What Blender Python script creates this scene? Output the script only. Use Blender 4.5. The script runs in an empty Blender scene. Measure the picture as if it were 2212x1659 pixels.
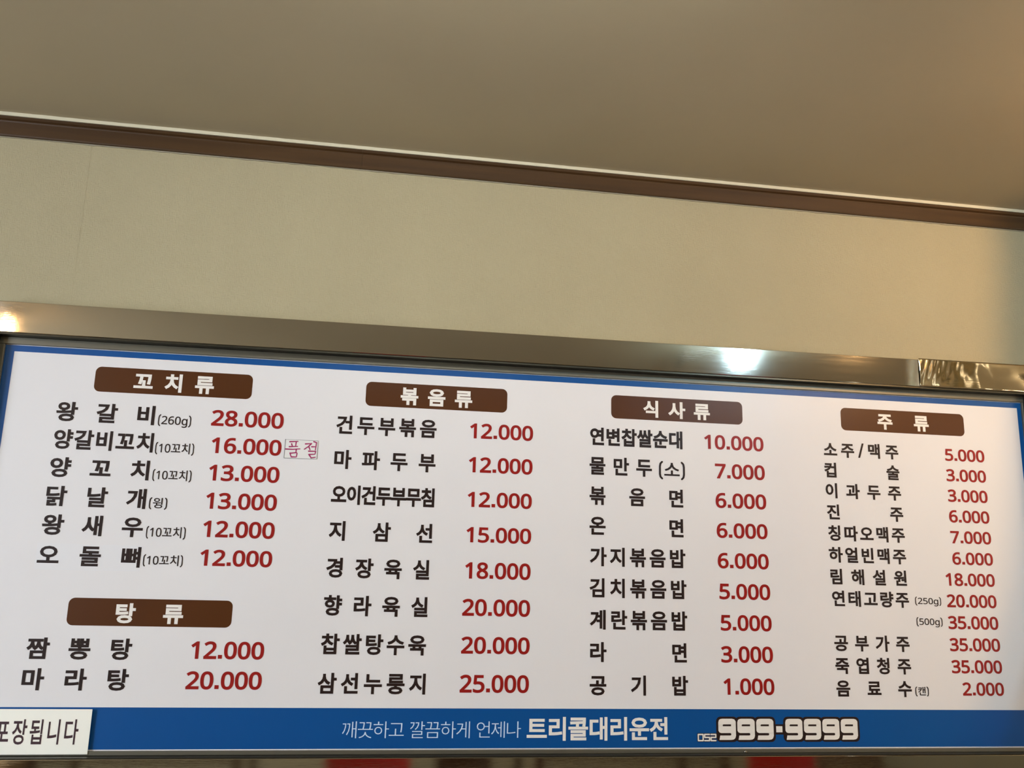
import bpy, bmesh, math, random
from mathutils import Vector, Matrix, noise
from mathutils.geometry import delaunay_2d_cdt
random.seed(7)
SC = bpy.context.scene
C = SC.collection
EYE = 1.5            # metres: height of the camera above the floor

# ------------------------------------------------------------------ camera
cam = bpy.data.cameras.new('camera')
cam.sensor_width = 36.0
cam.lens = 1902.35 / 2212 * 36.0
cam.clip_start = 0.05
cam_o = bpy.data.objects.new('camera', cam)
C.objects.link(cam_o)
RT, FW, UP = (0.988256, -0.150856, 0.024326), (0.142384, 0.966899, 0.211737), (-0.055463, -0.205787, 0.977024)
cam_o.matrix_world = Matrix(((RT[0], UP[0], -FW[0], 0.0), (RT[1], UP[1], -FW[1], -2.0), (RT[2], UP[2], -FW[2], EYE), (0, 0, 0, 1)))
SC.camera = cam_o

# ------------------------------------------------------------------ world, view, light
w = bpy.data.worlds.new('room_world'); w.use_nodes = True
w.node_tree.nodes['Background'].inputs[0].default_value = (1.0, 0.86, 0.66, 1)
w.node_tree.nodes['Background'].inputs[1].default_value = 0.05
SC.world = w
SC.view_settings.view_transform = 'Standard'
SC.view_settings.look = 'None'
SC.view_settings.gamma = 1.0
SC.view_settings.use_curve_mapping = False
SC.view_settings.exposure = EXPOSURE = 0.0

def light(name, kind, loc, energy, col, size=0.1, size_y=None, aim=None, spread=None):
    l = bpy.data.lights.new(name, kind); l.energy = energy; l.color = col
    if kind == 'AREA':
        l.shape = 'RECTANGLE' if size_y else 'DISK'; l.size = size
        if size_y: l.size_y = size_y
        if spread: l.spread = spread
    else:
        l.shadow_soft_size = size
    o = bpy.data.objects.new(name, l); C.objects.link(o); o.location = loc
    if aim: o.rotation_euler = (Vector(aim) - Vector(loc)).to_track_quat('-Z', 'Y').to_euler()
    return o
# ------------------------------------------------------------------ light strengths and main surface colours
COOL_E, WARM_E, TUBE_E = 720.0, 500.0, 110.0
FILL_L, FILL_R = 16.5, 2.5  # glow of the added panels on the side walls
WALL_A, WALL_B = (0.425, 0.375, 0.24), (0.455, 0.405, 0.262)
CEIL = (0.46, 0.395, 0.27)
GLOSS, SPEC = 0.35, 0.34
FITTINGS = [(-2.75, -2.3, 1.2, 0, 'long unseen fill tube added by the left wall'), (0.15, -1.0, 0.9, 2, 'short unseen fill tube added over the middle of the board'), (3.75, -2.2, 1.2, 1, 'long unseen fill tube added by the right wall')]
DUCT = [(1.80, -0.6, 2.52), (1.795, -0.6, 2.35), (1.765, -0.6, 2.05), (1.705, -0.6, 1.88), (1.58, -0.6, 1.6), (1.5, -0.6, 1.4)]
DUCT_R = 0.10

# ------------------------------------------------------------------ materials
def mat(name, col, rough=0.5, metal=0.0, spec=0.5, coat=0.0, emit=None, estr=0.0):
    m = bpy.data.materials.new(name); m.use_nodes = True
    b = m.node_tree.nodes['Principled BSDF']
    b.inputs['Base Color'].default_value = (*col, 1)
    b.inputs['Roughness'].default_value = rough
    b.inputs['Metallic'].default_value = metal
    b.inputs['Specular IOR Level'].default_value = spec
    b.inputs['Coat Weight'].default_value = coat
    if emit:
        b.inputs['Emission Color'].default_value = (*emit, 1)
        b.inputs['Emission Strength'].default_value = estr
    return m
def N(m, t, **kw):
    n = m.node_tree.nodes.new(t)
    for k, v in kw.items():
        if k in n.inputs: n.inputs[k].default_value = v
        else: setattr(n, k, v)
    return n
def lk(m, a, b): m.node_tree.links.new(a, b)
def bsdf(m): return m.node_tree.nodes['Principled BSDF']
def coords(m, scale):
    tc = N(m, 'ShaderNodeTexCoord'); mp = N(m, 'ShaderNodeMapping'); mp.inputs['Scale'].default_value = scale
    lk(m, tc.outputs['Object'], mp.inputs['Vector']); return mp.outputs['Vector']
def colour_noise(m, a, b, scale, vec=(1, 1, 1), detail=4.0, lo=0.35, hi=0.65):
    t = N(m, 'ShaderNodeTexNoise'); t.inputs['Scale'].default_value = scale; t.inputs['Detail'].default_value = detail
    lk(m, coords(m, vec), t.inputs['Vector'])
    r = N(m, 'ShaderNodeValToRGB')
    r.color_ramp.elements[0].position = lo; r.color_ramp.elements[0].color = (*a, 1)
    r.color_ramp.elements[1].position = hi; r.color_ramp.elements[1].color = (*b, 1)
    lk(m, t.outputs['Fac'], r.inputs['Fac']); lk(m, r.outputs['Color'], bsdf(m).inputs['Base Color'])
    return t, r
def bump_from(m, sockets, strength, dist):
    s = sockets[0]
    for o in sockets[1:]:
        a = N(m, 'ShaderNodeMath', operation='ADD'); lk(m, s, a.inputs[0]); lk(m, o, a.inputs[1]); s = a.outputs[0]
    b = N(m, 'ShaderNodeBump'); b.inputs['Strength'].default_value = strength; b.inputs['Distance'].default_value = dist
    lk(m, s, b.inputs['Height']); lk(m, b.outputs['Normal'], bsdf(m).inputs['Normal'])
def noise_out(m, vec, scale, detail=2.0):
    t = N(m, 'ShaderNodeTexNoise'); t.inputs['Scale'].default_value = scale; t.inputs['Detail'].default_value = detail
    lk(m, coords(m, vec), t.inputs['Vector']); return t.outputs['Fac']

# wallpaper: linen weave, slightly mottled
M_WALL = mat('linen_wallpaper', (0.6, 0.52, 0.4), 0.75, spec=0.25)
colour_noise(M_WALL, WALL_A, WALL_B, 2.2, detail=5)
bump_from(M_WALL, [noise_out(M_WALL, (0.12, 1, 1), 700, 1), noise_out(M_WALL, (1, 1, 0.12), 600, 1)], 1.0, 0.0012)
M_CEIL = mat('ceiling_paper', CEIL, 0.85, spec=0.2)
colour_noise(M_CEIL, tuple(c * 0.97 for c in CEIL), tuple(c * 1.03 for c in CEIL), 1.7, detail=5)
bump_from(M_CEIL, [noise_out(M_CEIL, (1, 1, 1), 500, 2)], 0.3, 0.0005)
M_MOULD = mat('brown_moulding', (0.07, 0.032, 0.012), 0.5, spec=0.35)
colour_noise(M_MOULD, (0.048, 0.022, 0.006), (0.076, 0.037, 0.011), 9, (0.25, 6, 6), 6, 0.3, 0.7)
M_CAULK = mat('cream_caulk', (0.66, 0.62, 0.46), 0.6)
M_SHADOWGAP = mat('grey_shadow_bead', (0.33, 0.3, 0.22), 0.8)
M_STEEL = mat('brushed_stainless', (0.5, 0.465, 0.40), 0.12, 1.0)
r_ = N(M_STEEL, 'ShaderNodeMapRange'); r_.inputs['To Min'].default_value = 0.03; r_.inputs['To Max'].default_value = 0.085
lk(M_STEEL, noise_out(M_STEEL, (0.35, 2, 14), 8, 5), r_.inputs['Value']); lk(M_STEEL, r_.outputs[0], bsdf(M_STEEL).inputs['Roughness'])
bump_from(M_STEEL, [noise_out(M_STEEL, (0.04, 1, 1), 700, 2)], 0.07, 0.0004)
M_STEEL2 = mat('wavy_stainless', (0.74, 0.66, 0.5), 0.06, 1.0)
M_LIP = mat('shaded_steel_lip', (0.06, 0.057, 0.043), 0.35, 0.85)  # dark reflection in the steel return, put into the colour
M_ALU = mat('grey_aluminium_rail', (0.16, 0.15, 0.115), 0.42, 0.6)
M_PRINT = mat('glossy_white_print', (0.79, 0.78, 0.79), GLOSS, spec=SPEC)
colour_noise(M_PRINT, (0.78, 0.77, 0.78), (0.80, 0.79, 0.80), 3.0)
M_BLUE = mat('blue_print', (0.0, 0.072, 0.275), GLOSS, spec=SPEC)
M_BROWN = mat('brown_print', (0.075, 0.02, 0.001), GLOSS, spec=SPEC)
M_BLACK = mat('black_print', (0.02, 0.01, 0.009), GLOSS, spec=SPEC)
M_RED = mat('red_print', (0.29, 0.008, 0.006), GLOSS, spec=SPEC)
M_WHITE = mat('white_print', (0.86, 0.83, 0.78), GLOSS, spec=SPEC)
M_PALE = mat('pale_blue_print', (0.62, 0.76, 0.95), GLOSS, spec=SPEC)
M_PATCH = mat('patch_film', (0.785, 0.785, 0.805), 0.4, spec=SPEC)
M_PAPER = mat('white_notice_paper', (0.96, 0.96, 0.87), 0.5)
M_STICK = mat('sticker_paper', (0.78, 0.78, 0.765), 0.6)
M_PEN = mat('magenta_marker', (0.34, 0.008, 0.1), 0.6)
M_PENCIL = mat('pencil_line', (0.13, 0.12, 0.13), 0.7)
M_FOIL = mat('duct_foil', (0.85, 0.8, 0.68), 0.16, 1.0)
M_BULB_C = mat('cool_bulb', (1, 1, 1), 0.4, emit=(0.5, 0.78, 1.0), estr=COOL_E)
M_BULB_W = mat('warm_bulb', (1, 1, 1), 0.4, emit=(1.0, 0.58, 0.24), estr=WARM_E)
M_TUBES = [mat('cool_fill_tube', (1, 1, 1), 0.4, emit=(0.84, 0.97, 1.2), estr=TUBE_E), mat('warm_fill_tube', (1, 1, 1), 0.4, emit=(1.0, 0.8, 0.55), estr=TUBE_E * 0.5), mat('neutral_fill_tube', (1, 1, 1), 0.4, emit=(0.95, 0.98, 0.96), estr=TUBE_E * 0.3)]
M_FILL_L = mat('cool_fill_pane', (1, 1, 1), 0.5, emit=(0.86, 0.95, 1.08), estr=FILL_L)
M_FILL_R = mat('warm_fill_pane', (1, 1, 1), 0.5, emit=(1.0, 0.82, 0.6), estr=FILL_R)
M_ENAM = mat('white_enamel', (0.8, 0.79, 0.76), 0.3)
M_CORD = mat('black_cord', (0.015, 0.015, 0.015), 0.5)
M_FLOOR = mat('floor_tile', (0.2, 0.15, 0.1), 0.35)
M_GROUT = mat('floor_grout', (0.08, 0.07, 0.06), 0.8)
M_WOOD = mat('honey_wood', (0.3, 0.17, 0.06), 0.4)
colour_noise(M_WOOD, (0.24, 0.13, 0.045), (0.38, 0.23, 0.09), 6, (0.5, 6, 6), 5)
M_DWOOD = mat('dark_wood', (0.08, 0.04, 0.02), 0.4)
M_STONE = mat('grey_laminate', (0.5, 0.47, 0.4), 0.3)
M_REDPL = mat('red_plastic', (0.42, 0.012, 0.012), 0.3)
M_CARD = mat('cardboard', (0.45, 0.31, 0.17), 0.8)
M_TAPE = mat('packing_tape', (0.6, 0.5, 0.32), 0.25)

# ------------------------------------------------------------------ helpers
def tag(o, label=None, cat=None, group=None, kind=None):
    if label: o['label'] = label
    if cat: o['category'] = cat
    if group: o['group'] = group
    if kind: o['kind'] = kind
    return o
def empty(name, loc, label, cat, group=None, rz=0.0):
    o = bpy.data.objects.new(name, None); C.objects.link(o); o.location = loc; o.rotation_euler = (0, 0, rz)
    o.empty_display_size = 0.05
    return tag(o, label, cat, group)
def mesh(name, V, F, m, parent=None, smooth=False, bevel=0.0, loc=None):
    me = bpy.data.meshes.new(name); me.from_pydata([tuple(v) for v in V], [], F); me.update()
    if smooth:
        for p in me.polygons: p.use_smooth = True
    me.materials.append(m)
    o = bpy.data.objects.new(name, me); C.objects.link(o)
    if loc: o.location = loc
    if parent: o.parent = parent
    if bevel:
        b = o.modifiers.new('bevel', 'BEVEL'); b.width = bevel; b.segments = 2; b.limit_method = 'ANGLE'
    return o
def box_vf(x0, x1, y0, y1, z0, z1, V=None, F=None):
    V = [] if V is None else V; F = [] if F is None else F
    i = len(V)
    V += [(x0, y0, z0), (x1, y0, z0), (x1, y1, z0), (x0, y1, z0), (x0, y0, z1), (x1, y0, z1), (x1, y1, z1), (x0, y1, z1)]
    F += [tuple(i + k for k in f) for f in ((0, 3, 2, 1), (4, 5, 6, 7), (0, 1, 5, 4), (1, 2, 6, 5), (2, 3, 7, 6), (3, 0, 4, 7))]
    return V, F
def box(name, x0, x1, y0, y1, z0, z1, m, parent=None, bevel=0.0):
    return mesh(name, *box_vf(x0, x1, y0, y1, z0, z1), m, parent, bevel=bevel)
def tube_vf(pts, rad, seg=12, V=None, F=None, cap=True):
    V = [] if V is None else V; F = [] if F is None else F
    P = [Vector(p) for p in pts]; R = rad if isinstance(rad, (list, tuple)) else [rad] * len(P)
    base = len(V); ref = None
    for i, p in enumerate(P):
        d = (P[min(i + 1, len(P) - 1)] - P[max(i - 1, 0)]).normalized()
        if ref is None: ref = Vector((1, 0, 0)) if abs(d.x) < 0.9 else Vector((0, 1, 0))
        a = (ref - d * ref.dot(d)).normalized(); b = d.cross(a); ref = a
        for k in range(seg):
            t = 2 * math.pi * k / seg
            V.append(tuple(p + (a * math.cos(t) + b * math.sin(t)) * R[i]))
    for i in range(len(P) - 1):
        for k in range(seg):
            a = base + i * seg + k; b = base + i * seg + (k + 1) % seg
            F.append((a, b, b + seg, a + seg))
    if cap:
        F.append(tuple(base + k for k in range(seg - 1, -1, -1)))
        F.append(tuple(base + (len(P) - 1) * seg + k for k in range(seg)))
    return V, F
def tube(name, pts, rad, m, parent=None, seg=12, cap=True):
    return mesh(name, *tube_vf(pts, rad, seg, cap=cap), m, parent, smooth=True)
def sphere(name, c, r, m, parent=None, sz=1.0):
    V = []; F = []; n, s = 10, 16
    return mesh(name, *tube_vf([(c[0], c[1], c[2] - r * sz * math.cos(math.pi * (i + 0.02) / (n + 0.04))) for i in range(n + 1)],
                [max(1e-4, r * math.sin(math.pi * (i + 0.02) / (n + 0.04))) for i in range(n + 1)], s), m, parent, smooth=True)
# flat print on the board: polygons in the x-z plane at depth y
def flat(name, polys, y, m, parent):
    V = []; F = []
    for p in polys:
        i = len(V); V += [(a, y, b) for a, b in p]; F.append(tuple(range(i, i + len(p))))
    return mesh(name, V, F, m, parent)
def rrect(x0, x1, z0, z1, r, n=6):
    P = []
    for cx, cz, a0 in ((x1 - r, z0 + r, -90), (x1 - r, z1 - r, 0), (x0 + r, z1 - r, 90), (x0 + r, z0 + r, 180)):
        for k in range(n + 1):
            a = math.radians(a0 + 90 * k / n); P.append((cx + r * math.cos(a), cz + r * math.sin(a)))
    return P
def rect(x0, x1, z0, z1): return [(x0, z0), (x1, z0), (x1, z1), (x0, z1)]
def stroke_polys(pts, wd, taper=None, join=8):
    out = []
    P = [Vector(p) for p in pts]
    W = [wd * (taper[i] if taper else 1.0) / 2 for i in range(len(P))]
    for i in range(len(P) - 1):
        d = (P[i + 1] - P[i]); n = Vector((-d.y, d.x)).normalized()
        out.append([tuple(P[i] - n * W[i]), tuple(P[i + 1] - n * W[i + 1]), tuple(P[i + 1] + n * W[i + 1]), tuple(P[i] + n * W[i])])
    for p, r in zip(P, W):
        out.append([(p.x + r * math.cos(2 * math.pi * k / join), p.y + r * math.sin(2 * math.pi * k / join)) for k in range(join)])
    return out
def shrink_union(polys):
    """planar union of overlapping polygons -> verts, faces"""
    P = []; G = []
    for q in polys:
        i = len(P); P += [Vector(v) for v in q]; G.append(list(range(i, i + len(q))))
    rv, re, rf, ov, oe, of = delaunay_2d_cdt(P, [], G, 0, 1e-6)
    import numpy as np
    rvn = np.array([tuple(v) for v in rv])
    tri = [f for f in rf if len(f) >= 3]
    cen = np.array([rvn[list(f)].mean(0) for f in tri])
    ins = np.zeros(len(tri), bool)
    for q in polys:
        q = np.array(q)
        s = 0.0
        a = q; b = np.roll(q, -1, 0)
        area = 0.5 * np.sum(a[:, 0] * b[:, 1] - b[:, 0] * a[:, 1])
        if abs(area) < 1e-12: continue
        c = (b[None, :, 0] - a[None, :, 0]) * (cen[:, None, 1] - a[None, :, 1]) - (b[None, :, 1] - a[None, :, 1]) * (cen[:, None, 0] - a[None, :, 0])
        ins |= np.all(c * (1 if area > 0 else -1) >= -1e-12, axis=1)
    F = []
    for f, k in zip(tri, ins):
        if k: F.append(tuple(f))
    used = sorted({i for f in F for i in f}); mp = {v: k for k, v in enumerate(used)}
    return [tuple(rvn[i]) for i in used], [tuple(mp[i] for i in f) for f in F]

# ------------------------------------------------------------------ lettering
_glyphs = {}
def glyph(ch, r, off=0.0):
    k = (ch, r, off)
    if k in _glyphs: return _glyphs[k]
    c = bpy.data.curves.new('glyph', 'FONT'); c.body = ch; c.size = 1; c.resolution_u = 3; c.offset = off
    o = bpy.data.objects.new('glyph', c); C.objects.link(o)
    me = bpy.data.meshes.new_from_object(o.evaluated_get(bpy.context.evaluated_depsgraph_get()))
    V = [(v.co.x, v.co.y) for v in me.vertices]; F = [tuple(p.vertices) for p in me.polygons]
    bpy.data.objects.remove(o); bpy.data.curves.remove(c); bpy.data.meshes.remove(me)
    ids = {}; nv = []; mp = []
    for v in V:
        q = (round(v[0], 5), round(v[1], 5))
        if q not in ids: ids[q] = len(nv); nv.append(q)
        mp.append(ids[q])
    F = [tuple(mp[i] for i in f) for f in F]
    if r > 0:
        cnt = {}
        for f in F:
            for a, b in zip(f, f[1:] + f[:1]):
                e = (min(a, b), max(a, b)); cnt[e] = cnt.get(e, 0) + 1
        B = [e for e, n in cnt.items() if n == 1 and e[0] != e[1]]
        nb = {}
        for a, b in B: nb.setdefault(a, []).append(b); nb.setdefault(b, []).append(a)
        G = [[nv[i] for i in f] for f in F]
        for a, b in B:
            A = Vector(nv[a]); D = Vector(nv[b]) - A
            if D.length < 1e-6: continue
            d = D.normalized(); n = Vector((-d.y, d.x)) * r
            def ext(v, wv, dd):
                s = 0.15
                for x in nb[v]:
                    if x != wv:
                        e = Vector(nv[x]) - Vector(nv[v])
                        if e.length > 1e-6 and abs(e.normalized().dot(dd)) < 0.75: s = 1.0
                return s * r
            p0 = A - d * ext(a, b, d); p1 = Vector(nv[b]) + d * ext(b, a, d)
            G.append([tuple(p0 - n), tuple(p1 - n), tuple(p1 + n), tuple(p0 + n)])
        nv, F = shrink_union(G)
    _glyphs[k] = (nv, F)
    return _glyphs[k]
DIG = {str(i): chr(0x1D7E2 + i) for i in range(10)}
DIG['g'] = chr(0x1D5C0)
def adv(ch):
    if ch.isdigit(): return 0.565
    if ch == 'g': return 0.6
    if ch == '.': return 0.265
    if ch in '()': return 0.3
    if ch == '/': return 0.36
    return 0.92
BR = {'(': [(0.22, 0.82), (0.13, 0.72), (0.10, 0.55), (0.10, 0.12), (0.13, -0.05), (0.22, -0.15)]}
BR[')'] = [(0.3 - x, y) for x, y in BR['(']]
def char_vf(ch, r, off):
    if ch in '()':
        pts = BR[ch]
        return shrink_union(stroke_polys(pts, 0.075 + 2 * r))
    if ch == '.':
        h = 0.06 + r * 0.9
        return [(0.135 - h, -0.01), (0.135 + h, -0.01), (0.135 + h, 2 * h - 0.01), (0.135 - h, 2 * h - 0.01)], [(0, 1, 2, 3)]
    if ch == '/':
        h = 0.04 + r
        return [(0.02, -0.08), (0.02 + 2 * h, -0.08), (0.36, 0.82), (0.36 - 2 * h, 0.82)], [(0, 1, 2, 3)]
    return glyph(DIG.get(ch, ch), r, off)
REF = {}
def ref_box(r, off):
    """ink box of an average full Hangul syllable / of a digit"""
    if (r, off) not in REF:
        bs = []
        for ch in '갈볶밥':
            v, f = glyph(ch, r, off); xs = [p[0] for p in v]; ys = [p[1] for p in v]; bs.append((min(xs), max(xs), min(ys), max(ys)))
        REF[(r, off)] = [sum(b[i] for b in bs) / 3 for i in range(4)]
    return REF[(r, off)]
def line_of_text(name, s, x0, x1, zc, h, r, m, parent, y, mode, off=0.0, gw=None, dz=0.0, natural=False):
    """ink from x0 to x1, ink centre zc, ink height h. mode 'spread': equal pitch; 'run': natural advance"""
    if mode == 'spread':
        b = ref_box(r, off); sy = h / (b[3] - b[2]); sx = gw / (b[1] - b[0]); yc = (b[3] + b[2]) / 2
        G = [char_vf(c, r, off) for c in s]
        l0 = min(p[0] for p in G[0][0]) * sx; r1 = max(p[0] for p in G[-1][0]) * sx
        pitch = ((x1 - r1) - (x0 - l0)) / max(1, len(s) - 1)
        org = [x0 - l0 + i * pitch for i in range(len(s))]
    else:
        G = [char_vf(c, r, off) for c in s]
        hang = any('가' <= c <= '힣' for c in s)
        pen = 0; org0 = []
        for c in s: org0.append(pen); pen += adv(c)
        lo = min(p[0] + o for (v, f), o in zip(G, org0) for p in v); hi = max(p[0] + o for (v, f), o in zip(G, org0) for p in v)
        sx = (x1 - x0) / (hi - lo); org = [x0 + (o - lo) * sx for o in org0]
        if hang and not s[0].isdigit():
            b = ref_box(r, off); y0_, y1_ = b[2], b[3]
        else:
            d = glyph(DIG['0'], r, off)[0]; y0_, y1_ = min(p[1] for p in d), max(p[1] for p in d)
        sy = h / (y1_ - y0_); yc = (y0_ + y1_) / 2
    V = []; F = []
    for (v, f), o in zip(G, org):
        i = len(V)
        V += [(o + a * sx, y, zc + dz + (b_ - yc) * sy) for a, b_ in v]
        F += [tuple(i + k for k in t) for t in f]
    return mesh(name, V, F, m, parent)

# ------------------------------------------------------------------ room shell
TILT = -0.00415
WY = 0.05
def tilted(o):       # ceiling and mouldings drop slightly to the right
    o.rotation_euler = (0, -TILT * -1.0 * -1.0, 0); o.location = (-0.928, 0, 2.526); return o
RX0, RX1, RY0 = -3.2, 4.2, -5.2
def wall(name, V): return tag(mesh(name, *V, M_WALL), kind='structure')
wall('wall_front', box_vf(RX0, RX1, WY, WY + 0.12, 0, 2.62))
wall('wall_left', box_vf(RX0 - 0.12, RX0, RY0, WY, 0, 2.62))
wall('wall_right', box_vf(RX1, RX1 + 0.12, RY0, WY, 0, 2.62))
wall('wall_back', box_vf(RX0, RX1, RY0 - 0.12, RY0, 0, 2.62))
def fill_panel(name, wx, sgn, y0, y1, z0, z1, pane):  # framed glowing panel added on an unseen side wall as fill light
    fr = tag(mesh(name, *box_vf(wx, wx + sgn * 0.03, y0 - 0.05, y1 + 0.05, z0 - 0.05, z0) if sgn > 0 else box_vf(wx - 0.03, wx, y0 - 0.05, y1 + 0.05, z0 - 0.05, z0), M_ENAM), kind='structure')
    a, b = (wx, wx + 0.03) if sgn > 0 else (wx - 0.03, wx)
    box('fill_panel_head', a, b, y0 - 0.05, y1 + 0.05, z1, z1 + 0.05, M_ENAM, fr)
    for yy in (y0 - 0.05, (y0 + y1) / 2 - 0.025, y1): box('fill_panel_jamb', a, b, yy, yy + 0.05, z0, z1, M_ENAM, fr)
    c, d = (wx + 0.001, wx + 0.012) if sgn > 0 else (wx - 0.012, wx - 0.001)
    for ya, yb in ((y0, (y0 + y1) / 2 - 0.025), ((y0 + y1) / 2 + 0.025, y1)): box('fill_panel_pane', c, d, ya, yb, z0, z1, pane, fr)
fill_panel('fill_panel_1', RX0, 1, -3.4, -1.6, 0.95, 2.1, M_FILL_L)
fill_panel('fill_panel_2', RX1, -1, -3.2, -1.6, 0.95, 2.1, M_FILL_R)
# the raised overlap where two lengths of wallpaper meet
tag(box('trim_4', -0.7185, -0.7165, WY - 0.0004, WY + 0.001, 2.04, 2.47, M_WALL), kind='structure')
ce = tilted(tag(box('ceiling', RX0 + 0.928, RX1 + 0.928, RY0, WY + 0.002, 0.0, 0.08, M_CEIL), kind='structure'))
fl = tag(box('floor', RX0, RX1, RY0, WY, -0.08, -0.004, M_GROUT), kind='structure')
# floor tiles, each its own piece (seen only in the mirror strip below the board)
tile_me = None
nx = 12; ny = 7; tw = (RX1 - RX0) / nx; th = (WY - RY0) / ny
for i in range(nx):
    for j in range(ny):
        cx = RX0 + (i + 0.5) * tw; cy = RY0 + (j + 0.5) * th
        if tile_me is None:
            t = box('floor_tile', -tw / 2 + 0.003, tw / 2 - 0.003, -th / 2 + 0.003, th / 2 - 0.003, -0.006, 0.0, M_FLOOR, fl, bevel=0.001); tile_me = t.data
        else:
            t = bpy.data.objects.new('floor_tile', tile_me); C.objects.link(t); t.parent = fl
        t.location = (cx, cy, 0)
# brown moulding under the ceiling: profile (y out of wall, z below the ceiling line), two lengths butted together
def moulding(name, x0, x1):
    prof = [(0.0, -0.0085), (-0.016, -0.0085), (-0.0185, -0.0105), (-0.0185, -0.0165), (-0.013, -0.019), (-0.0115, -0.022), (-0.0105, -0.052), (-0.009, -0.0548), (0.0, -0.0548)]
    V = [(x, WY + a, b) for x in (x0, x1) for a, b in prof]; n = len(prof)
    F = [(i, (i + 1) % n, n + (i + 1) % n, n + i) for i in range(n)] + [tuple(range(n)), tuple(range(2 * n - 1, n - 1, -1))]
    return tilted(tag(mesh(name, V, F, M_MOULD), kind='structure'))
moulding('trim_1', RX0 + 0.928, -0.0862 + 0.928)
moulding('trim_2', -0.0860 + 0.928, RX1 + 0.928)
# ragged bead of cream filler between moulding and ceiling, and the uneven grey caulk that draws the shadow line under the moulding
def bead(name, ztop, zbot, y, amp, m, seed, top_ragged=True, step=0.008):
    V = []; F = []; n = int((RX1 - RX0) / step)
    for i in range(n + 1):
        x = RX0 + 0.928 + i * step
        k = (noise.noise(Vector((x * 6, seed, 0))) + 0.8 * noise.noise(Vector((x * 45, seed, 3)))) * amp
        zt = ztop + (k if top_ragged else 0); zb = zbot + (0 if top_ragged else k)
        V += [(x, WY + 0.001, zt), (x, WY - y, zt), (x, WY - y, zb), (x, WY + 0.001, zb)]
    for i in range(n):
        a = 4 * i
        for j in range(4):
            F.append((a + j, a + (j + 1) % 4, a + 4 + (j + 1) % 4, a + 4 + j))
    return tilted(tag(mesh(name, V, F, m), kind='structure'))
bead('trim_3', -0.0005, -0.0088, 0.0195, 0.0005, M_CAULK, 1.0)
bead('trim_5', -0.0545, -0.0568, 0.003, 0.0016, M_SHADOWGAP, 5.0, top_ragged=False)

# ------------------------------------------------------------------ menu board
board = empty('menu_board', (0.4, 0, 1.05), 'long white menu board in a stainless steel frame with black Korean dishes and red prices', 'sign')
BX0, BX1, BZ0, BZ1 = -0.8191, 1.6143, 1.1322, 1.9637
def onboard(o):
    o.parent = board; o.matrix_parent_inverse = Matrix.Translation((-0.4, 0, -1.05)); return o
def B(f, *a, **k): return onboard(f(*a, **k))
B(box, 'panel', BX0 - 0.012, BX1 + 0.012, 0.0, 0.012, BZ0 - 0.008, BZ1 + 0.012, M_PRINT, None)
B(box, 'backing_box', BX0 - 0.07, BX1 + 0.07, 0.0125, WY + 0.001, BZ0 - 0.07, BZ1 + 0.085, M_ALU, None)
# blue border strips and foot band
y1 = -0.0003
B(flat, 'blue_border', [rect(BX0, BX1, 1.9487, BZ1 - 0.0014), rect(BX0, -0.8003, 1.2155, 1.9487), rect(1.603, BX1, 1.2155, 1.9487)], y1, M_BLUE, None)
B(flat, 'blue_foot_band', [rect(BX0, BX1, BZ0 + 0.0022, 1.2155)], y1, M_BLUE, None)
# frame: stainless band (each rail one folded sheet), dark lips, inner aluminium rails
FY = -0.03
IT, OT, IB, OB = 1.9835, 2.0525, 1.1215, 1.045      # inner/outer heights of top and bottom rail
IL, OL, IR, OR_ = -0.8335, -0.902, 1.6225, 1.69
def rail_profile(name, a, b, m, z0, z1, bev=0.0012): return B(box, name, a, b, FY, WY, z0, z1, m, None, bevel=bev)
tr = rail_profile('top_rail', OL, OR_, M_STEEL, IT, OT); tr['label'] = 'brushed stainless top rail reflecting a white lamp'
br = rail_profile('bottom_rail', OL, OR_, M_STEEL, OB, IB); br['label'] = 'brushed stainless bottom rail reflecting the room'
rail_profile('side_rail', OL, IL, M_STEEL, IB + 0.0002, IT - 0.0002)
rail_profile('side_rail', IR, OR_, M_STEEL, IB + 0.0002, IT - 0.0002)
# dark lip lining the opening behind the band
LY0, LY1 = FY + 0.002, 0.0
for nm, a in (('inner_lip', (IL, IR, LY0, LY1, IT - 0.004, IT - 0.0002)), ('inner_lip', (IL, IR, LY0, LY1, IB + 0.0002, IB + 0.0022)),
              ('inner_lip', (IL + 0.0002, IL + 0.003, LY0, LY1, IB + 0.0024, IT - 0.0042)), ('inner_lip', (IR - 0.003, IR - 0.0002, LY0, LY1, IB + 0.0024, IT - 0.0042))):
    B(box, nm, *a, M_LIP, None)
for a in ((IL + 0.003, IR - 0.003, -0.006, -0.0002, BZ1, IT - 0.0042), (IL + 0.003, IR - 0.003, -0.006, -0.0002, IB + 0.0024, BZ0),
          (IL + 0.0032, BX0, -0.006, -0.0002, BZ0 + 0.0002, BZ1 - 0.0002), (BX1, IR - 0.0032, -0.006, -0.0002, BZ0 + 0.0002, BZ1 - 0.0002)):
    B(box, 'inner_rail', *a, M_ALU, None, bevel=0.0008)
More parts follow.
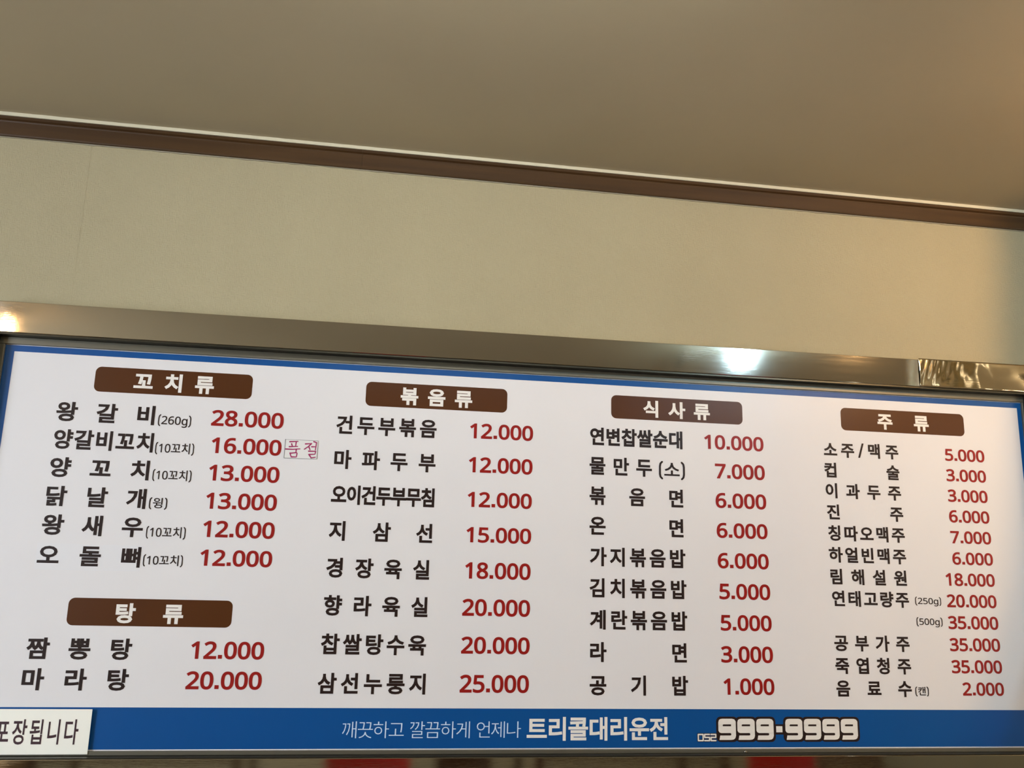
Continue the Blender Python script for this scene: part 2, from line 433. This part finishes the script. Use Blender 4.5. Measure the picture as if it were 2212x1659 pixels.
# the sheet that overlaps the right end of the top rail; thin and a little rippled
def ripple(x, z):
    u = (x - 1.318) / 0.375; v = (z - IT) / (OT - IT)
    return 0.00022 * math.sin(46 * u + 3.0 * v + 2.2 * noise.noise(Vector((u * 3, v * 1.5, 0)))) * (1 - 0.5 * u) + 0.00030 * math.sin(150 * u - 9 * v) * math.exp(-(u / 0.2) ** 2) * v + 0.0006 * noise.noise(Vector((u * 7, v * 2.2, 4))) + 0.0009 * math.sin(3.1 * v + 5 * u)
nx_, nz_ = 180, 20; V = []; F = []
for i in range(nx_ + 1):
    for j in range(nz_ + 1):
        x = 1.318 + 0.375 * i / nx_; z = IT + 0.0004 + (OT - IT + 0.0025) * j / nz_
        V.append((x, FY - 0.0022 - ripple(x, z), z))
for i in range(nx_):
    for j in range(nz_):
        a = i * (nz_ + 1) + j; F.append((a, a + nz_ + 1, a + nz_ + 2, a + 1))
cs = B(mesh, 'corner_sheet', V, F, M_STEEL2, None, smooth=True)
sd = cs.modifiers.new('thickness', 'SOLIDIFY'); sd.thickness = 0.0006; sd.offset = -1
cs['label'] = 'rippled stainless sheet with golden reflections at the right end'
# a screw head on the bottom rail lip
V, F = tube_vf([(0.842, -0.0062, 1.1262), (0.842, -0.0078, 1.1262), (0.842, -0.0086, 1.1262)], [0.0034, 0.0032, 0.0018], 12)
B(mesh, 'screw', V, F, M_STEEL, None, smooth=True)

# ---- headings: brown plates with white lettering
HEADS = [(-0.6287, -0.2940, 1.8693, 1.9252), (-0.6240, -0.2942, 1.3760, 1.4316), (-0.0422, 0.2842, 1.8685, 1.9247), (0.5340, 0.8620, 1.8688, 1.9249), (1.1178, 1.4503, 1.8684, 1.9248)]
plates = []
for x0, x1, z0, z1 in HEADS:
    plates.append(B(flat, 'heading_plate', [rrect(x0, x1, z0, z1, 0.0125)], y1, M_BROWN, None))
plates[3]['label'] = 'brown heading plate greyed by lamp glare'

TEXT = [
    ('h', '꼬치류', -0.5468, -0.3767, 1.8966, 0.0401),
    ('n', '왕갈비', -0.6985, -0.4951, 1.8221, 0.0438),
    ('s', '(260g)', -0.4873, -0.4178, 1.8131, 0.0247),
    ('p', '28.000', -0.3757, -0.2196, 1.8236, 0.0362),
    ('n', '양갈비꼬치', -0.6962, -0.4917, 1.7619, 0.0421),
    ('s', '(10꼬치)', -0.4869, -0.4057, 1.7519, 0.0241),
    ('p', '16.000', -0.37, -0.2198, 1.7629, 0.0358),
    ('n', '양꼬치', -0.6964, -0.4939, 1.7014, 0.043),
    ('s', '(10꼬치)', -0.4862, -0.4055, 1.6932, 0.0235),
    ('p', '13.000', -0.37, -0.2195, 1.7026, 0.0358),
    ('n', '닭날개', -0.696, -0.4939, 1.6401, 0.0417),
    ('s', '(윙)', -0.487, -0.4496, 1.6324, 0.0228),
    ('p', '13.000', -0.3704, -0.2203, 1.6416, 0.0358),
    ('n', '왕새우', -0.6964, -0.4938, 1.5801, 0.0425),
    ('s', '(10꼬치)', -0.4864, -0.4056, 1.5709, 0.0238),
    ('p', '12.000', -0.3708, -0.2202, 1.5812, 0.036),
    ('n', '오돌뼈', -0.697, -0.4919, 1.517, 0.04),
    ('s', '(10꼬치)', -0.4864, -0.4055, 1.5121, 0.0226),
    ('p', '12.000', -0.3711, -0.2206, 1.5201, 0.0349),
    ('h', '탕류', -0.529, -0.3935, 1.4021, 0.0395),
    ('n', '짬뽕탕', -0.6943, -0.489, 1.3297, 0.0424),
    ('p', '12.000', -0.3712, -0.222, 1.3298, 0.0363),
    ('n', '마라탕', -0.6947, -0.4889, 1.2693, 0.0418),
    ('p', '20.000', -0.3755, -0.2219, 1.2693, 0.0365),
    ('h', '볶음류', 0.0369, 0.2022, 1.8956, 0.0401),
    ('n', '건두부볶음', -0.1036, 0.1224, 1.8222, 0.0418),
    ('p', '12.000', 0.1991, 0.3471, 1.8225, 0.0358),
    ('n', '마파두부', -0.1031, 0.1235, 1.7437, 0.0407),
    ('p', '12.000', 0.199, 0.3472, 1.7442, 0.0361),
    ('n', '오이건두부무침', -0.1045, 0.1241, 1.665, 0.0412),
    ('p', '12.000', 0.199, 0.3471, 1.6652, 0.0351),
    ('n', '지삼선', -0.1044, 0.1229, 1.5856, 0.0414),
    ('p', '15.000', 0.199, 0.3472, 1.5862, 0.0349),
    ('n', '경장육실', -0.1047, 0.1199, 1.506, 0.0427),
    ('p', '18.000', 0.199, 0.3474, 1.5075, 0.0367),
    ('n', '향라육실', -0.1047, 0.1197, 1.426, 0.0429),
    ('p', '20.000', 0.1955, 0.3478, 1.4274, 0.037),
    ('n', '찹쌀탕수육', -0.1052, 0.1193, 1.3456, 0.0428),
    ('p', '20.000', 0.196, 0.3485, 1.347, 0.0365),
    ('n', '삼선누룽지', -0.1065, 0.122, 1.2652, 0.0426),
    ('p', '25.000', 0.1958, 0.3485, 1.2664, 0.0378),
    ('t', '깨끗하고', -0.049, 0.0804, 1.1721, 0.0331),
    ('t', '깔끔하게', 0.0933, 0.2215, 1.172, 0.0335),
    ('t', '언제나', 0.2363, 0.3328, 1.1724, 0.0331),
    ('b', '트리콜대리운전', 0.3458, 0.6641, 1.174, 0.0485),
    ('h', '식사류', 0.6127, 0.7792, 1.8958, 0.0397),
    ('n', '연변찹쌀순대', 0.483, 0.7089, 1.8234, 0.0418),
    ('p', '10.000', 0.7632, 0.9132, 1.8232, 0.0354),
    ('n', '물만두', 0.4821, 0.6329, 1.7542, 0.0419),
    ('m', '(소)', 0.6501, 0.7138, 1.7519, 0.0376),
    ('p', '7.000', 0.7887, 0.9139, 1.7541, 0.0361),
    ('n', '볶음면', 0.4825, 0.7084, 1.6846, 0.0419),
    ('p', '6.000', 0.7883, 0.9148, 1.6843, 0.0361),
    ('n', '온면', 0.4829, 0.7079, 1.6156, 0.0416),
    ('p', '6.000', 0.7891, 0.9153, 1.6143, 0.0356),
    ('n', '가지볶음밥', 0.4841, 0.7114, 1.5457, 0.0418),
    ('p', '6.000', 0.79, 0.9156, 1.5446, 0.0361),
    ('n', '김치볶음밥', 0.4837, 0.7128, 1.476, 0.0416),
    ('p', '5.000', 0.7916, 0.9166, 1.4745, 0.0362),
    ('n', '계란볶음밥', 0.4849, 0.7133, 1.4061, 0.0413),
    ('p', '5.000', 0.7929, 0.9172, 1.4042, 0.0359),
    ('n', '라면', 0.4858, 0.7107, 1.3361, 0.0418),
    ('p', '3.000', 0.7923, 0.9176, 1.3344, 0.0368),
    ('n', '공기밥', 0.4852, 0.7128, 1.2652, 0.0419),
    ('p', '1.000', 0.7963, 0.9182, 1.2643, 0.0363),
    ('h', '주류', 1.2149, 1.3532, 1.8956, 0.0398),
    ('n', '소주', 1.0685, 1.148, 1.8185, 0.0354),
    ('/', '/', 1.1579, 1.1743, 1.819, 0.0378),
    ('n', '맥주', 1.1854, 1.2653, 1.8197, 0.0362),
    ('p', '5.000', 1.391, 1.499, 1.8195, 0.0308),
    ('n', '컵술', 1.0674, 1.2647, 1.7683, 0.0366),
    ('p', '3.000', 1.3903, 1.4985, 1.7686, 0.0309),
    ('n', '이과두주', 1.068, 1.2652, 1.7184, 0.0365),
    ('p', '3.000', 1.3902, 1.4979, 1.718, 0.0311),
    ('n', '진주', 1.0686, 1.267, 1.6671, 0.0357),
    ('p', '6.000', 1.3892, 1.4978, 1.6672, 0.0308),
    ('n', '칭따오맥주', 1.0688, 1.2674, 1.6169, 0.0355),
    ('p', '7.000', 1.3885, 1.4974, 1.6166, 0.0307),
    ('n', '하얼빈맥주', 1.0679, 1.2669, 1.5658, 0.0358),
    ('p', '6.000', 1.3888, 1.4973, 1.5654, 0.0304),
    ('n', '림해설원', 1.0692, 1.2645, 1.5148, 0.0361),
    ('p', '18.000', 1.3668, 1.4971, 1.515, 0.0308),
    ('n', '연태고량주', 1.0704, 1.2667, 1.4643, 0.0359),
    ('s', '(250g)', 1.2826, 1.3502, 1.4628, 0.0195),
    ('p', '20.000', 1.3652, 1.4966, 1.4645, 0.0308),
    ('s', '(500g)', 1.2825, 1.3497, 1.4148, 0.0202),
    ('p', '35.000', 1.3644, 1.4963, 1.414, 0.031),
    ('n', '공부가주', 1.0701, 1.2603, 1.363, 0.036),
    ('p', '35.000', 1.3641, 1.4959, 1.3631, 0.0308),
    ('n', '죽엽청주', 1.0699, 1.2604, 1.3123, 0.0356),
    ('p', '35.000', 1.3644, 1.4959, 1.3128, 0.0307),
    ('n', '음료수', 1.0696, 1.2582, 1.262, 0.036),
    ('s', '(캔)', 1.267, 1.3011, 1.257, 0.0196),
    ('p', '2.000', 1.3881, 1.4957, 1.2623, 0.0304),
    ('k', '포장됩니다', -0.7288, -0.5723, 1.1699, 0.0472),
]

RB = 0.029; RP = 0.027
first = {}
for kind, s, x0, x1, zc, h in TEXT:
    y2 = -0.0006
    if kind == 'n':
        small = x0 > 1.0
        gw = 0.0345 if small else (0.0425 if x1 < -0.4 else 0.0382)
        if s == '양갈비꼬치': gw = 0.0385
        if s == '오이건두부무침': gw = 0.0335
        if s == '연변찹쌀순대': gw = 0.0365
        hh = 0.0362 if small else 0.0424
        B(line_of_text, 'dish_lettering', s, x0, x1, zc, hh, RB + (0.006 if len(s) > 5 else 0), M_BLACK, None, y2, 'spread', gw=gw)
    elif kind == 'p':
        o = B(line_of_text, 'price_lettering', s, x0, x1, zc, h, RP, M_RED, None, y2, 'run'); o['label'] = 'dark red price figures'
    elif kind == 's':
        B(line_of_text, 'portion_lettering', s, x0, x1, zc, h * (0.76 if 'g' in s else 0.97), 0.011, M_BLACK, None, y2, 'run')
    elif kind == 'm':
        B(line_of_text, 'portion_lettering', s, x0, x1, zc, h, 0.016, M_BLACK, None, y2, 'run')
    elif kind == '/':
        B(line_of_text, 'dish_lettering', s, x0, x1, zc, h * 0.8, 0.012, M_BLACK, None, y2, 'run')
    elif kind == 'h':
        pi = min(range(5), key=lambda i: abs((HEADS[i][0] + HEADS[i][1]) / 2 - (x0 + x1) / 2) + abs((HEADS[i][2] + HEADS[i][3]) / 2 - zc))
        o = line_of_text('heading_lettering', s, x0, x1, zc, h * 1.02, 0.035, M_WHITE, plates[pi], y2, 'spread', gw=0.0405)
        o.matrix_parent_inverse = plates[pi].matrix_world.inverted()
    elif kind == 't':
        B(line_of_text, 'slogan_lettering', s, x0, x1, zc, h, 0.0, M_PALE, None, y2, 'spread', off=-0.009, gw=(x1 - x0) / len(s) * 0.97)
    elif kind == 'b':
        B(line_of_text, 'company_lettering', s, x0, x1, zc, h, 0.026, M_WHITE, None, y2, 'spread', gw=0.0445)

# ---- telephone number in squared white figures with a black outline
def nine(x, z, wd, ht):
    k = wd / 103.0; q = ht / 124.0
    T = lambda L: [(x + a * k, z + (124 - b) * q) for a, b in L]
    return [rrect(x + 0 * k, x + 103 * k, z + 80 * q, z + 124 * q, 20 * k)] and [
        T([(24, 0), (82, 0), (95, 4), (103, 16), (103, 33), (30, 33), (25, 36), (0, 36), (0, 22), (4, 8), (12, 2)][::-1]),
        T([(0, 35), (28, 35), (25, 39), (28, 45), (0, 45)][::-1]),
        T([(75, 32), (103, 32), (103, 84), (76, 84)][::-1]),
        T([(0, 44), (76, 44), (76, 84), (16, 84), (6, 80), (0, 70)][::-1]),
        T([(70, 83), (103, 83), (103, 100), (98, 115), (88, 122), (74, 124), (5, 124), (10, 98), (70, 98), (75, 95), (75, 88)][::-1]),
    ]
dx, dw, dh = 0.0449, 0.0412, 0.045
xs9 = [0.7816 + i * dx for i in range(3)] + [0.9409 + i * dx for i in range(4)]
back = []
for x in xs9: back.append(rrect(x - 0.0048, x + dw + 0.0048, 1.1503 - 0.0045, 1.1953 + 0.0045, 0.0105))
back.append(rect(0.912, 0.943, 1.1615, 1.1835))
V2, F2 = shrink_union(back)
B(mesh, 'number_outline', [(a, -0.0005, b) for a, b in V2], F2, M_BLACK, None)
pol = []
for i, x in enumerate(xs9):
    B(flat, 'number_figure', nine(x, 1.1503, dw, dh), -0.0008, M_WHITE, None)
B(flat, 'number_figure', [rect(0.9187, 0.9337, 1.1663, 1.1795)], -0.0008, M_WHITE, None)
def seg(x, z, wd, ht, L): return [(x + a * wd, z + b * ht) for a, b in L]
small = []
X = [0.7343, 0.7492, 0.7640]; W_, H_ = 0.0112, 0.0130; Z_ = 1.1490
small.append(seg(X[0], Z_, W_, H_, [(0, 0), (1, 0), (1, 1), (0, 1), (0, 0)]))
small.append(seg(X[1], Z_, W_, H_, [(1, 1), (0, 1), (0, 0.52), (1, 0.52), (1, 0), (0, 0)]))
small.append(seg(X[2], Z_, W_, H_, [(0, 1), (1, 1), (1, 0.52), (0, 0.52), (0, 0), (1, 0)]))
for nm, wd, yy, mm in (('number_outline', 0.0058, -0.0005, M_BLACK), ('number_figure', 0.0030, -0.0008, M_WHITE)):
    P = [p for s_ in small for p in stroke_polys(s_, wd)]
    v, f = shrink_union(P)
    B(mesh, nm, [(a, yy, b) for a, b in v], f, mm, None)
# ---- slightly bluish correction film behind one dish name
B(flat, 'correction_film', [rect(-0.7005, -0.4905, 1.4872, 1.5412)], -0.0002, M_PATCH, None)

# ------------------------------------------------------------------ paper stuck to the board
pp = empty('takeout_notice', (-0.675, -0.0065, 1.127), 'white paper notice with dark Korean lettering stuck over the lower left corner of the board', 'notice')
o = box('paper_sheet', -0.80 + 0.675, -0.5503 + 0.675, -0.0014, 0.0, 0.0, 0.0857, M_PAPER, pp)
for kind, s, x0, x1, zc, h in TEXT:
    if kind == 'k':
        t_ = line_of_text('notice_lettering', s, x0 + 0.675, x1 + 0.675, zc - 1.127 - 0.0003, h, 0.014, mat('notice_ink', (0.035, 0.006, 0.012), 0.5), pp, -0.0018, 'spread', gw=0.0262)
st = empty('sold_out_sticker', (-0.177, -0.0007, 1.741), 'small paper sticker with magenta handwriting and a thin pencil border beside the second price', 'sticker')
def L_(p): return (p[0] + 0.177, p[1] - 1.741)
cor = [L_(p) for p in ((-0.2128, 1.7408), (-0.1413, 1.7411), (-0.1409, 1.7832), (-0.2129, 1.7829))]
mesh('sticker_paper', [(a, 0, b) for a, b in cor] + [(a, -0.0003, b) for a, b in cor], [(4, 5, 6, 7), (0, 3, 2, 1), (0, 1, 5, 4), (1, 2, 6, 5), (2, 3, 7, 6), (3, 0, 4, 7)], M_STICK, st)
def strokes(name, S, wd, m, y, taper=None):
    P = []
    for s_ in S:
        P += stroke_polys([L_(p) for p in s_], wd, taper=[1.15] + [0.95] * (len(s_) - 2) + [0.8] if len(s_) > 1 else None)
    v, f = shrink_union(P)
    return mesh(name, [(a, y, b) for a, b in v], f, m, st)
e_ = 0.0004
strokes('pencil_border', [[(-0.2124, 1.7412), (-0.1415, 1.7415)], [(-0.1415, 1.7415), (-0.1412, 1.7828)], [(-0.1412, 1.7828), (-0.2122, 1.7825)]], 0.0007, M_PENCIL, -0.0005)
strokes('pencil_border', [[(-0.2122, 1.7828), (-0.2124, 1.7752), (-0.2126, 1.7412)]], 0.0013, M_PENCIL, -0.0005)
strokes('handwriting', [[(-0.2027, 1.7778), (-0.1848, 1.7794)], [(-0.1985, 1.7733), (-0.1962, 1.7673)], [(-0.1888, 1.778), (-0.1894, 1.7681)], [(-0.203, 1.7668), (-0.1849, 1.7681)], [(-0.2107, 1.7612), (-0.1953, 1.7611), (-0.1795, 1.7629)], [(-0.1875, 1.7607), (-0.1879, 1.7536)], [(-0.2005, 1.7526), (-0.1972, 1.7438)], [(-0.2005, 1.7521), (-0.1866, 1.7541), (-0.1851, 1.7523), (-0.1863, 1.7443)], [(-0.1972, 1.7443), (-0.1863, 1.7443)], [(-0.1684, 1.7745), (-0.1552, 1.7758)], [(-0.1552, 1.7758), (-0.162, 1.7684), (-0.1703, 1.7624)], [(-0.1607, 1.7689), (-0.1574, 1.7615)], [(-0.1543, 1.7687), (-0.1469, 1.7691)], [(-0.1505, 1.7804), (-0.1444, 1.7786), (-0.1451, 1.7692), (-0.146, 1.7616)], [(-0.1604, 1.7586), (-0.1448, 1.7588), (-0.1462, 1.7522)], [(-0.1594, 1.7511), (-0.1462, 1.7522)], [(-0.1585, 1.7507), (-0.1539, 1.7438), (-0.1448, 1.7456)]], 0.0026, M_PEN, -0.0006)

# ------------------------------------------------------------------ lamps in the room (behind and above the camera)
def ceil_z(x): return 2.526 + TILT * (x + 0.928)
def bulb_lamp(name, x, y, z, r, m, label, grp=None):
    t = empty(name, (x, y, ceil_z(x)), label, 'lamp', grp)
    d = ceil_z(x) - z
    tube('ceiling_rose', [(0, 0, -0.0003), (0, 0, -0.012), (0, 0, -0.018)], [0.045, 0.045, 0.03], M_ENAM, t, 20)
    tube('lamp_holder', [(0, 0, -0.018), (0, 0, -(d - r * 0.75))], [0.02, 0.022], M_ENAM, t, 16)
    sphere('bulb', (0, 0, -d), r, m, t)
    return t
bulb_lamp('ceiling_lamp', 1.493, -1.5, 2.441, 0.03, M_BULB_C, 'bare white ceiling bulb mirrored as the bright glare in the top rail')
bulb_lamp('ceiling_lamp', 1.74, -1.02, 2.42, 0.04, M_BULB_W, 'bare warm ceiling bulb above and right of the board')
bulb_lamp('ceiling_lamp', -1.56, -1.85, 2.44, 0.013, M_BULB_W, 'bare warm ceiling bulb mirrored at the left end of the top rail')

# fluorescent-style fittings added out of view as fill light
def fitting(x, y, ln, kind, label):
    t = empty('fill_fitting', (x, y, ceil_z(x)), label, 'lamp', 'added fill tubes on the ceiling', math.pi / 2 if ln > 1 else 0.0)
    mesh('fitting_body', *box_vf(-ln / 2, ln / 2, -0.05, 0.05, -0.045, -0.012), M_ENAM, t, bevel=0.004)
    tube('fill_tube', [(-ln / 2 + 0.03, 0, -0.062), (ln / 2 - 0.03, 0, -0.062)], 0.016, M_TUBES[kind], t, 14)
    for s in (-1, 1): box('tube_socket', s * (ln / 2 - 0.02) - 0.01, s * (ln / 2 - 0.02) + 0.01, -0.018, 0.018, -0.08, -0.045, M_ENAM, t)
    return t
for a in FITTINGS: fitting(*a)
# black cord and white cable raceway on the ceiling, seen mirrored in the top rail
tag(tube('lamp_cord', [(1.406, -2.103, 2.508), (1.38, -2.02, 2.496), (1.357, -1.919, 2.494), (1.345, -1.84, 2.5), (1.337, -1.787, 2.508)], 0.006, M_CORD), 'black cord drooping from the ceiling, mirrored left of the white glare', 'cord')
tag(box('cable_raceway', -0.12, 0.12, -0.012, 0.012, -0.012, 0.0, M_ENAM), 'white cable raceway on the ceiling, mirrored as a pale line in the top rail', 'raceway')
o = bpy.data.objects['cable_raceway']; o.location = (1.4, -1.69, ceil_z(1.4) - 0.001); o.rotation_euler = (0, 0, math.atan2(0.153, 0.099)); o.scale = (1.0, 1, 1)

# corrugated exhaust duct hanging to the right of the board, just outside the frame
def duct():
    t = empty('exhaust_duct', (DUCT[0][0], DUCT[0][1], ceil_z(DUCT[0][0])), 'corrugated foil exhaust duct hanging right of the board, mirrored in the rippled corner sheet', 'duct')
    P = [Vector(p) for p in DUCT]; pts = []; rad = []; n = 150
    L = [0]
    for a, b in zip(P, P[1:]): L.append(L[-1] + (b - a).length)
    def at(s):
        for i in range(len(P) - 1):
            if s <= L[i + 1] or i == len(P) - 2:
                f = (s - L[i]) / (L[i + 1] - L[i]); f2 = f
                p0 = P[max(i - 1, 0)]; p1 = P[i]; p2 = P[i + 1]; p3 = P[min(i + 2, len(P) - 1)]
                return 0.5 * ((2 * p1) + (p2 - p0) * f2 + (2 * p0 - 5 * p1 + 4 * p2 - p3) * f2 ** 2 + (3 * p1 - p0 - 3 * p2 + p3) * f2 ** 3)
    for k in range(n * 4 + 1):
        s = L[-1] * k / (n * 4)
        pts.append(at(s) - t.location); rad.append(DUCT_R + 0.006 * math.sin(2 * math.pi * k / 8.0 * 1.0))
    tube('duct_hose', pts, rad, M_FOIL, t, 28, cap=False)
    e = pts[-1]
    tube('duct_collar', [e + Vector((0, 0, 0.03)), e, e - Vector((0, 0, 0.05)), e - Vector((0, 0, 0.09))], [DUCT_R + 0.008, DUCT_R + 0.008, DUCT_R + 0.012, DUCT_R + 0.07], M_FOIL, t, 28, cap=False)
    tube('duct_flange', [(0, 0, -0.0005), (0, 0, -0.008)], DUCT_R + 0.03, M_FOIL, t, 28)
    return t
duct()

# ------------------------------------------------------------------ things mirrored in the bottom rail
def copy_tree(o, parent=None):
    c = o.copy(); C.objects.link(c); c.parent = parent
    for ch in [x for x in bpy.data.objects if x.parent == o]: copy_tree(ch, c)
    return c
def table(x, y, wd, dp, top_m, leg_m, label):
    t = empty('dining_table', (x, y, 0), label, 'table')
    box('tabletop', -wd / 2, wd / 2, -dp / 2, dp / 2, 0.715, 0.745, top_m, t, bevel=0.004)
    box('apron', -wd / 2 + 0.06, wd / 2 - 0.06, -dp / 2 + 0.06, dp / 2 - 0.06, 0.65, 0.7148, leg_m, t)
    for sx in (-1, 1):
        for sy in (-1, 1):
            cx, cy = sx * (wd / 2 - 0.04), sy * (dp / 2 - 0.04)
            box('leg', cx - 0.019, cx + 0.019, cy - 0.019, cy + 0.019, 0.0, 0.7148, leg_m, t, bevel=0.003)
    return t
def chair(x, y, rz, m, label, wd=0.42, back_h=0.84, solid=True):
    t = empty('dining_chair', (x, y, 0), label, 'chair', None, rz)
    box('seat', -wd / 2, wd / 2, -0.2, 0.2, 0.43, 0.455, m, t, bevel=0.008)
    V, F = [], []
    n = 8
    for k in range(n + 1):
        u = -1 + 2 * k / n; yy = 0.2 - 0.05 * (1 - u * u) * -1
        for z, dy in ((0.5, 0.0), (back_h - 0.03 * abs(u) ** 3, 0.05)):
            V += [(u * wd / 2, yy + dy - 0.02, z), (u * wd / 2, yy + dy, z)]
    for k in range(n):
        a = 4 * k; b = a + 4
        F += [(a, b, b + 2, a + 2), (a + 1, a + 3, b + 3, b + 1), (a, a + 1, b + 1, b), (a + 2, b + 2, b + 3, a + 3)]
    F += [(0, 2, 3, 1), (4 * n, 4 * n + 1, 4 * n + 3, 4 * n + 2)]
    mesh('backrest', V, F, m, t, bevel=0.003)
    for s in (-1, 1):
        tube('leg', [(s * (wd / 2 - 0.02), -0.2, 0.0), (s * (wd / 2 - 0.04), -0.17, 0.43)], [0.012, 0.016], m, t, 8)
        tube('leg', [(s * (wd / 2 - 0.02), 0.2, 0.0), (s * (wd / 2 - 0.03), 0.17, 0.43)], [0.012, 0.016], m, t, 8)
        tube('back_post', [(s * (wd / 2 - 0.03), 0.17, 0.455), (s * (wd / 2 - 0.03), 0.215, 0.56)], 0.012, m, t, 8)
    return t
def carton(x, y, z, wd, dp, ht, label, rz=0.0):
    t = empty('carton', (x, y, z), label, 'box', None, rz)
    box('carton_body', -wd / 2, wd / 2, -dp / 2, dp / 2, 0.0, ht - 0.003, M_CARD, t, bevel=0.003)
    for s in (-1, 1):
        box('flap', -wd / 2 + 0.001, wd / 2 - 0.001, min(s * 0.002, s * dp / 2), max(s * 0.002, s * dp / 2), ht - 0.0028, ht, M_CARD, t)
    box('tape', -wd / 2 + 0.001, wd / 2 - 0.001, -0.025, 0.025, ht + 0.0001, ht + 0.0006, M_TAPE, t)
    return t
table(-1.0, -2.75, 0.95, 0.7, M_WOOD, M_DWOOD, 'honey wood dining table mirrored left in the bottom rail')
chair(0.02, -2.6, math.pi, M_REDPL, 'red plastic chair mirrored near the middle of the bottom rail')
table(1.28, -2.75, 1.0, 0.7, M_STONE, M_DWOOD, 'grey topped dining table mirrored in the bottom rail')
chair(0.56, -2.62, math.pi - 0.3, M_DWOOD, 'dark wooden chair beside the red chair in the mirrored room', wd=0.3)
chair(2.1, -2.5, math.pi + 0.25, M_REDPL, 'red plastic chair mirrored right of the grey table', wd=0.34)
chair(2.75, -2.9, math.pi, M_DWOOD, 'dark wooden chair mirrored at the right end of the bottom rail', wd=0.4)
carton(-1.75, -2.6, 0, 0.42, 0.36, 0.66, 'tall brown carton mirrored at the left end of the bottom rail')
